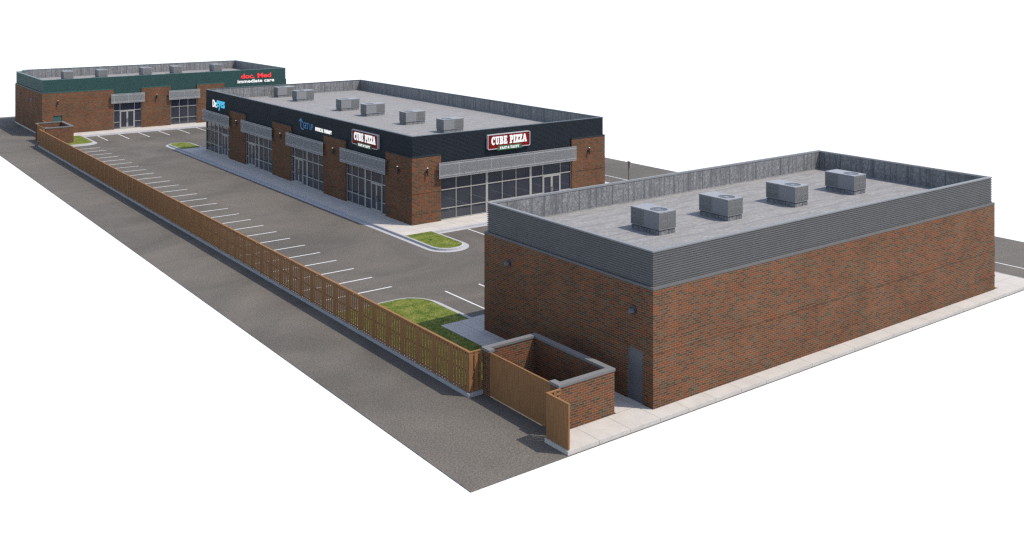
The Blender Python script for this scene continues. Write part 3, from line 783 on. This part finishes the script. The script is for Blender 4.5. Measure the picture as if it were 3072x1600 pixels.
dome = make_dome()
dome.location = (0, 1.13, 3.70); dome.rotation_euler = (0, 0, -PI / 2); dome['label'] = 'rounded dark wall lamp above the grey service door of the nearest building'
for (x, y, z, lb) in ((0, 9.65, 3.72, 'rounded dark wall lamp at the left end of the nearest building\'s shaded wall'),
                   (fx0, 99.2, 3.7, 'small rounded lamp on the far building\'s shaded end wall, nearer its front corner'),
                   (fx0, 106.3, 3.7, 'small rounded lamp on the far building\'s shaded end wall, nearer its back corner')):
    o = copy_tree(dome); o.location = (x, y, z); o['label'] = lb

# ------------------------------------------------------------------ lettering
def curve_mesh(splines, ext):
    cu = bpy.data.curves.new('t', 'CURVE'); cu.dimensions = '2D'; cu.fill_mode = 'BOTH'; cu.extrude = ext
    for pts in splines:
        sp = cu.splines.new('POLY'); sp.points.add(len(pts) - 1); sp.use_cyclic_u = True
        for q, (x, y) in zip(sp.points, pts): q.co = (x, y, 0, 1)
    return to_mesh(cu)
def to_mesh(cu):
    ob = bpy.data.objects.new('t', cu); C.objects.link(ob); bpy.context.view_layer.update()
    me = bpy.data.meshes.new_from_object(ob.evaluated_get(bpy.context.evaluated_depsgraph_get()))
    bpy.data.objects.remove(ob); bpy.data.curves.remove(cu); return me
def font_mesh(s, off=.02, ext=.01, sp=1.):
    cu = bpy.data.curves.new('t', 'FONT'); cu.body = s; cu.size = 1; cu.offset = off; cu.extrude = ext; cu.resolution_u = 4; cu.space_character = sp
    return to_mesh(cu)
def bbox(me):
    xs = [v.co.x for v in me.vertices]; ys = [v.co.y for v in me.vertices]
    return min(xs), max(xs), min(ys), max(ys)
def A(cx, cy, rx, ry, a0, a1, n=10): return [(cx + rx * math.cos(R(a0 + (a1 - a0) * k / n)), cy + ry * math.sin(R(a0 + (a1 - a0) * k / n))) for k in range(n + 1)]
s_ = .15
GL = {
 'I': (.50, [[(0, 0), (.5, 0), (.5, s_), (.39, s_), (.39, 1 - s_), (.5, 1 - s_), (.5, 1), (0, 1), (0, 1 - s_), (.11, 1 - s_), (.11, s_), (0, s_)]]),
 'P': (.74, [[(0, 0), (.5, 0), (.5, s_), (.39, s_), (.39, .36), (.46, .36)] + A(.46, .68, .28, .32, -90, 90) + [(0, 1), (0, 1 - s_), (.11, 1 - s_), (.11, s_), (0, s_)],
              [(.39, .52)] + A(.42, .68, .09, .16, -90, 90, 6) + [(.39, .84)]]),
 'B': (.78, [[(0, 0), (.48, 0)] + A(.48, .27, .30, .27, -90, 75) + A(.46, .74, .28, .26, -62, 90) + [(0, 1), (0, 1 - s_), (.11, 1 - s_), (.11, s_), (0, s_)],
              [(.38, .15)] + A(.42, .29, .10, .14, -90, 90, 6) + [(.38, .43)], [(.38, .60)] + A(.41, .72, .09, .12, -90, 90, 6) + [(.38, .84)]]),
 'E': (.74, [[(0, 0), (.72, 0), (.74, .32), (.60, .32), (.54, .16), (.38, .16), (.38, .42), (.46, .42), (.48, .33), (.58, .33), (.58, .67), (.48, .67), (.46, .58), (.38, .58), (.38, .84),
                (.52, .84), (.57, .70), (.70, .70), (.68, 1), (0, 1), (0, 1 - s_), (.11, 1 - s_), (.11, s_), (0, s_)]]),
 'F': (.72, [[(0, 0), (.5, 0), (.5, s_), (.38, s_), (.38, .42), (.46, .42), (.48, .33), (.58, .33), (.58, .67), (.48, .67), (.46, .58), (.38, .58), (.38, .84),
                (.52, .84), (.57, .70), (.72, .70), (.70, 1), (0, 1), (0, 1 - s_), (.11, 1 - s_), (.11, s_), (0, s_)]]),
 'Z': (.70, [[(0, 0), (.68, 0), (.70, .34), (.55, .34), (.50, .17), (.36, .17), (.69, .86), (.69, 1), (.03, 1), (.01, .66), (.15, .66), (.20, .83), (.34, .83), (0, .13)]]),
 'T': (.76, [[(.14, 0), (.62, 0), (.62, s_), (.51, s_), (.51, .83), (.58, .83), (.62, .64), (.76, .64), (.74, 1), (.02, 1), (0, .64), (.14, .64), (.18, .83), (.25, .83), (.25, s_), (.14, s_)]]),
 'A': (.94, [[(0, 0), (.38, 0), (.38, s_), (.31, s_), (.335, .26), (.56, .26), (.59, s_), (.51, s_), (.51, 0), (.94, 0), (.94, s_), (.87, s_), (.60, 1), (.34, 1), (.08, s_), (0, s_)],
              [(.38, .40), (.52, .40), (.45, .74)]]),
 'Y': (.86, [[(.20, 0), (.66, 0), (.66, s_), (.56, s_), (.56, .42), (.78, 1 - s_), (.86, 1 - s_), (.86, 1), (.50, 1), (.50, 1 - s_), (.54, 1 - s_), (.45, .60), (.34, 1 - s_), (.39, 1 - s_), (.39, 1),
                (0, 1), (0, 1 - s_), (.08, 1 - s_), (.30, .42), (.30, s_), (.20, s_)]]),
 'U': (.80, [[(0, 1), (0, 1 - s_), (.10, 1 - s_), (.10, .33)] + A(.40, .33, .31, .34, 180, 360) + [(.71, 1 - s_), (.80, 1 - s_), (.80, 1), (.46, 1), (.46, 1 - s_), (.55, 1 - s_), (.55, .33)]
                + A(.46, .33, .09, .15, 0, -180, 6) + [(.37, 1 - s_), (.46, 1 - s_), (.46 - .02, 1)]]),
 'C': (.74, [A(.40, .5, .40, .52, 52, 318, 20) + [(.58, .28)] + A(.44, .5, .15, .33, 305, 62, 14)[1:-1] + [(.50, .66), (.52, .62), (.70, .62), (.71, .98), (.60, .98)]]),
}
def slab(text, track=.04, space=.35):
    """returns list of (mesh, x offset) with unit height"""
    out = []; x = 0
    for ch in text:
        if ch == ' ': x += space; continue
        if ch in GL:
            w_, sp = GL[ch]; out.append((curve_mesh(sp, .5), x, 1., 0)); x += w_ + track
        else:
            me = font_mesh(ch, .035, .5); a, b_, c_, d_ = bbox(me); k = 1 / (d_ - c_)
            for v in me.vertices: v.co.x = (v.co.x - a) * k; v.co.y = (v.co.y - c_) * k
            out.append((me, x, 1., 0)); x += (b_ - a) * k + track
    return out, x - track
def place(meshes, total, side, u0, z0, width, height, out, depth, mat, name, parent, shear=0.):
    """meshes laid left to right as a viewer reads; u0 = reading-left edge in facade coordinate"""
    mb = MB()
    for me, xo, _, _ in meshes:
        vs = [((v.co.x + xo) / total * width, v.co.y * height, v.co.z) for v in me.vertices]
        zr = max(abs(v[2]) for v in vs) or 1
        i = len(mb.v)
        for (x, y, z) in vs:
            x += shear * y; o_ = out + (z / zr * .5 + .5) * depth
            if side.k == 'S': mb.v.append((u0 + x, side.c - o_, z0 + y))
            else: mb.v.append((side.c - o_, u0 - x, z0 + y))
        for p in me.polygons: mb.f.append(tuple(i + k for k in p.vertices)); mb.mi.append(0)
    return mb.build(name, mat, parent)
def font_line(s, off=.02, sp=1.):
    me = font_mesh(s, off, .5, sp); a, b_, c_, d_ = bbox(me)
    for v in me.vertices: v.co.x -= a; v.co.y = (v.co.y - c_) / (d_ - c_)
    return [(me, 0, 1, 0)], b_ - a

def rrect(w_, h, r, n=5):
    return A(w_ - r, r, r, r, -90, 0, n) + A(w_ - r, h - r, r, r, 0, 90, n) + A(r, h - r, r, r, 90, 180, n) + A(r, r, r, r, 180, 270, n)
def pizza_sign(side, u0, z0, w_, h, label):
    """u0 reading-left edge"""
    sg = 1 if side.k == 'S' else -1
    loc = (u0, side.c, z0) if side.k == 'S' else (side.c, u0, z0)
    root = empty('shop_sign', loc, label, 'sign', 'red pizza shop signs')
    def pm(poly, o0, o1, name, mat):
        mb = MB(); n = len(poly); pts = []
        for o_ in (o0, o1):
            for (x, y) in poly:
                pts.append((u0 + x, side.c - o_, z0 + y) if side.k == 'S' else (side.c - o_, u0 - x, z0 + y))
        mb.v = pts; mb.f = [tuple(range(n - 1, -1, -1)), tuple(range(n, 2 * n))] + [(k, (k + 1) % n, n + (k + 1) % n, n + k) for k in range(n)]; mb.mi = [0] * len(mb.f)
        return mb.build(name, mat, root)
    F = .055
    # rim as ring of two prisms: back box and a raised border strip
    pm(rrect(w_, h, .12), -.1, .06, 'sign_rim', M['rim'])
    pm([(x + F, y + F) for x, y in rrect(w_ - 2 * F, h - 2 * F, .08)], .06, .063, 'sign_face', M['red'])
    bor = MB()
    out_, in_ = rrect(w_, h, .12), [(x + F, y + F) for x, y in rrect(w_ - 2 * F, h - 2 * F, .08)]
    def W_(x, y, o_): return (u0 + x, side.c - o_, z0 + y) if side.k == 'S' else (side.c - o_, u0 - x, z0 + y)
    n = len(out_)
    for k in range(n):
        j = (k + 1) % n
        bor.face([W_(*out_[k], .085), W_(*out_[j], .085), W_(*in_[j], .085), W_(*in_[k], .085)]); bor.face([W_(*in_[k], .085), W_(*in_[j], .085), W_(*in_[j], .06), W_(*in_[k], .06)])
        bor.face([W_(*out_[j], .085), W_(*out_[k], .085), W_(*out_[k], .06), W_(*out_[j], .06)])
    bor.build('sign_border', M['rim'], root)
    m1, t1 = slab('CUBE'); m2, t2 = slab('PIZZA', .01)
    place(m1, t1, side, u0 + sg * w_ * .085, z0 + h * .30, w_ * .37, h * .54, .065, .014, M['lwhite'], 'lettering', root)
    place(m2, t2, side, u0 + sg * w_ * .51, z0 + h * .30, w_ * .41, h * .54, .065, .014, M['lwhite'], 'lettering', root)
    gw, gh = w_ * .57, h * .30; gx = w_ * .225; gy = -h * .09
    gp = pm([(gx - .06, gy), (gx + gw, gy), (gx + gw - .05, gy + gh), (gx + .06, gy + gh)], .086, .11, 'tagline_panel', M['sgreen'])
    m3, t3 = slab('FAST & TASTY', .05, .3)
    place(m3, t3, side, u0 + sg * (gx + gw * .08), z0 + gy + gh * .22, gw * .80, gh * .55, .111, .008, M['lwhite'], 'tagline_lettering', root, shear=.08)
pizza_sign(S2, 14.7, 4.69, 3.98, 1.12, 'red CUBE PIZZA sign on the sunny front of the middle building')
pizza_sign(W2, 41.0, 4.70, 4.05, 1.12, 'red CUBE PIZZA sign on the shaded long side of the middle building')

rt = empty('letter_sign', (mx0, 71.4, 4.6), 'white and cyan Dr.eyes letters on the charcoal fascia', 'sign')
ms, t_ = font_line('Dr.', .015, 1.02); place(ms, t_, W2, 71.45, 4.62, 1.15, .72, -.1, .05, M['lwhite'], 'white_lettering', rt)
ms, t_ = font_line('eyes', .008, 1.02); place(ms, t_, W2, 70.33, 4.42, 2.15, .98, -.1, .05, M['lcyan'], 'cyan_lettering', rt)
rt = empty('letter_sign', (mx0, 51.0, 4.7), 'blue arrow and GET UP with white PHYSICAL THERAPY letters on the charcoal fascia', 'sign')
def strip(pts, w_):
    L_, R_ = [], []
    n = len(pts)
    for i, p in enumerate(pts):
        a = Vector(pts[max(i - 1, 0)]); c = Vector(pts[min(i + 1, n - 1)]); t = (c - a).normalized(); nn = Vector((-t.y, t.x)); p = Vector(p)
        L_.append(tuple(p + nn * w_ / 2)); R_.append(tuple(p - nn * w_ / 2))
    return L_ + R_[::-1]
arr = [(curve_mesh([strip([(.40, .86), (.40, .28), (.44, .15), (.54, .08), (.66, .06), (.90, .06)], .10)], .5), 0, 1, 0),
       (curve_mesh([strip([(.08, .66), (.40, .96)], .10)], .48), 0, 1, 0), (curve_mesh([strip([(.40, .96), (.72, .66)], .10)], .46), 0, 1, 0)]
place(arr, 1., W2, 51.0, 4.70, 1.2, .95, -.1, .045, M['lblue'], 'arrow_emblem', rt)
ms, t_ = font_line('GET UP', .0); place(ms, t_, W2, 50.05, 4.86, 1.9, .50, -.1, .045, M['lblue'], 'blue_lettering', rt)
ms, t_ = font_line('PHYSICAL THERAPY', .0, 1.05); place(ms, t_, W2, 47.72, 4.90, 2.95, .30, -.1, .045, M['lwhite'], 'white_lettering', rt)
rt = empty('letter_sign', (20.2, fy0, 4.6), 'red doc. Med letters over white immediate care letters on the green fascia', 'sign')
ms, t_ = font_line('doc. Med', .03); place(ms, t_, S3, 20.28, 5.14, 4.05, .60, -.1, .05, M['lred'], 'red_lettering', rt)
ms, t_ = font_line('immediate care', .022, 1.04); place(ms, t_, S3, 19.84, 4.58, 4.92, .44, -.1, .05, M['lwhite'], 'white_lettering', rt)

# ------------------------------------------------------------------ street sign seen from behind
sg = empty('sign_post', (30.1, 33.24, 0), 'grey backed traffic sign on a thin brown post behind the nearest roof', 'sign')
MB().cyl(30.1, 33.24, -.02, 2.12, .035, 10).build('post', M['pole'], sg)
pp = MB(); pp.prism(rrect(.42, .56, .05), 0, .012); pp.xf(lambda x, y, z: (30.14 + z, 33.24 - .21 + x, 1.54 + y)); pp.build('sign_plate', M['plate'], sg)

# ------------------------------------------------------------------ camera, light
cd = bpy.data.cameras.new('camera'); cam = bpy.data.objects.new('camera', cd); C.objects.link(cam); SC.camera = cam
cd.sensor_width = 36; cd.lens = 35.1646; cd.shift_y = -836.83 / 3072; cd.clip_start = .5; cd.clip_end = 9000
cam.location = (-28.2532, -28.4724, 16.76); cam.rotation_euler = (R(90), 0, R(53.2542 - 90))
EL = R(58.2); dirv = Vector((.668, -.744, 0)).normalized()
d3 = Vector((dirv.x * math.cos(EL), dirv.y * math.cos(EL), math.sin(EL)))
sd = bpy.data.lights.new('sun', 'SUN'); so = bpy.data.objects.new('sun', sd); C.objects.link(so)
sd.energy = 2.65; sd.angle = R(.5); sd.color = (1, .925, .81); so.rotation_euler = d3.to_track_quat('Z', 'Y').to_euler(); so.location = (0, 0, 60)
w = bpy.data.worlds.new('World'); SC.world = w; w.use_nodes = True; nt = w.node_tree; bg = nt.nodes['Background']
sk = nt.nodes.new('ShaderNodeTexSky'); sk.sky_type = 'NISHITA'; sk.sun_disc = False; sk.sun_elevation = EL; sk.sun_rotation = math.atan2(dirv.x, dirv.y)
hs = nt.nodes.new('ShaderNodeHueSaturation'); hs.inputs['Saturation'].default_value = .78
nt.links.new(sk.outputs[0], hs.inputs['Color']); nt.links.new(hs.outputs[0], bg.inputs[0]); bg.inputs[1].default_value = .15
SC.cycles.filter_width = 1.4; SC.cycles.use_denoising = False; SC.cycles.sample_clamp_indirect = 3
vs = SC.view_settings; vs.view_transform = 'Standard'; vs.look = 'None'; vs.exposure = EXPO; vs.gamma = 1
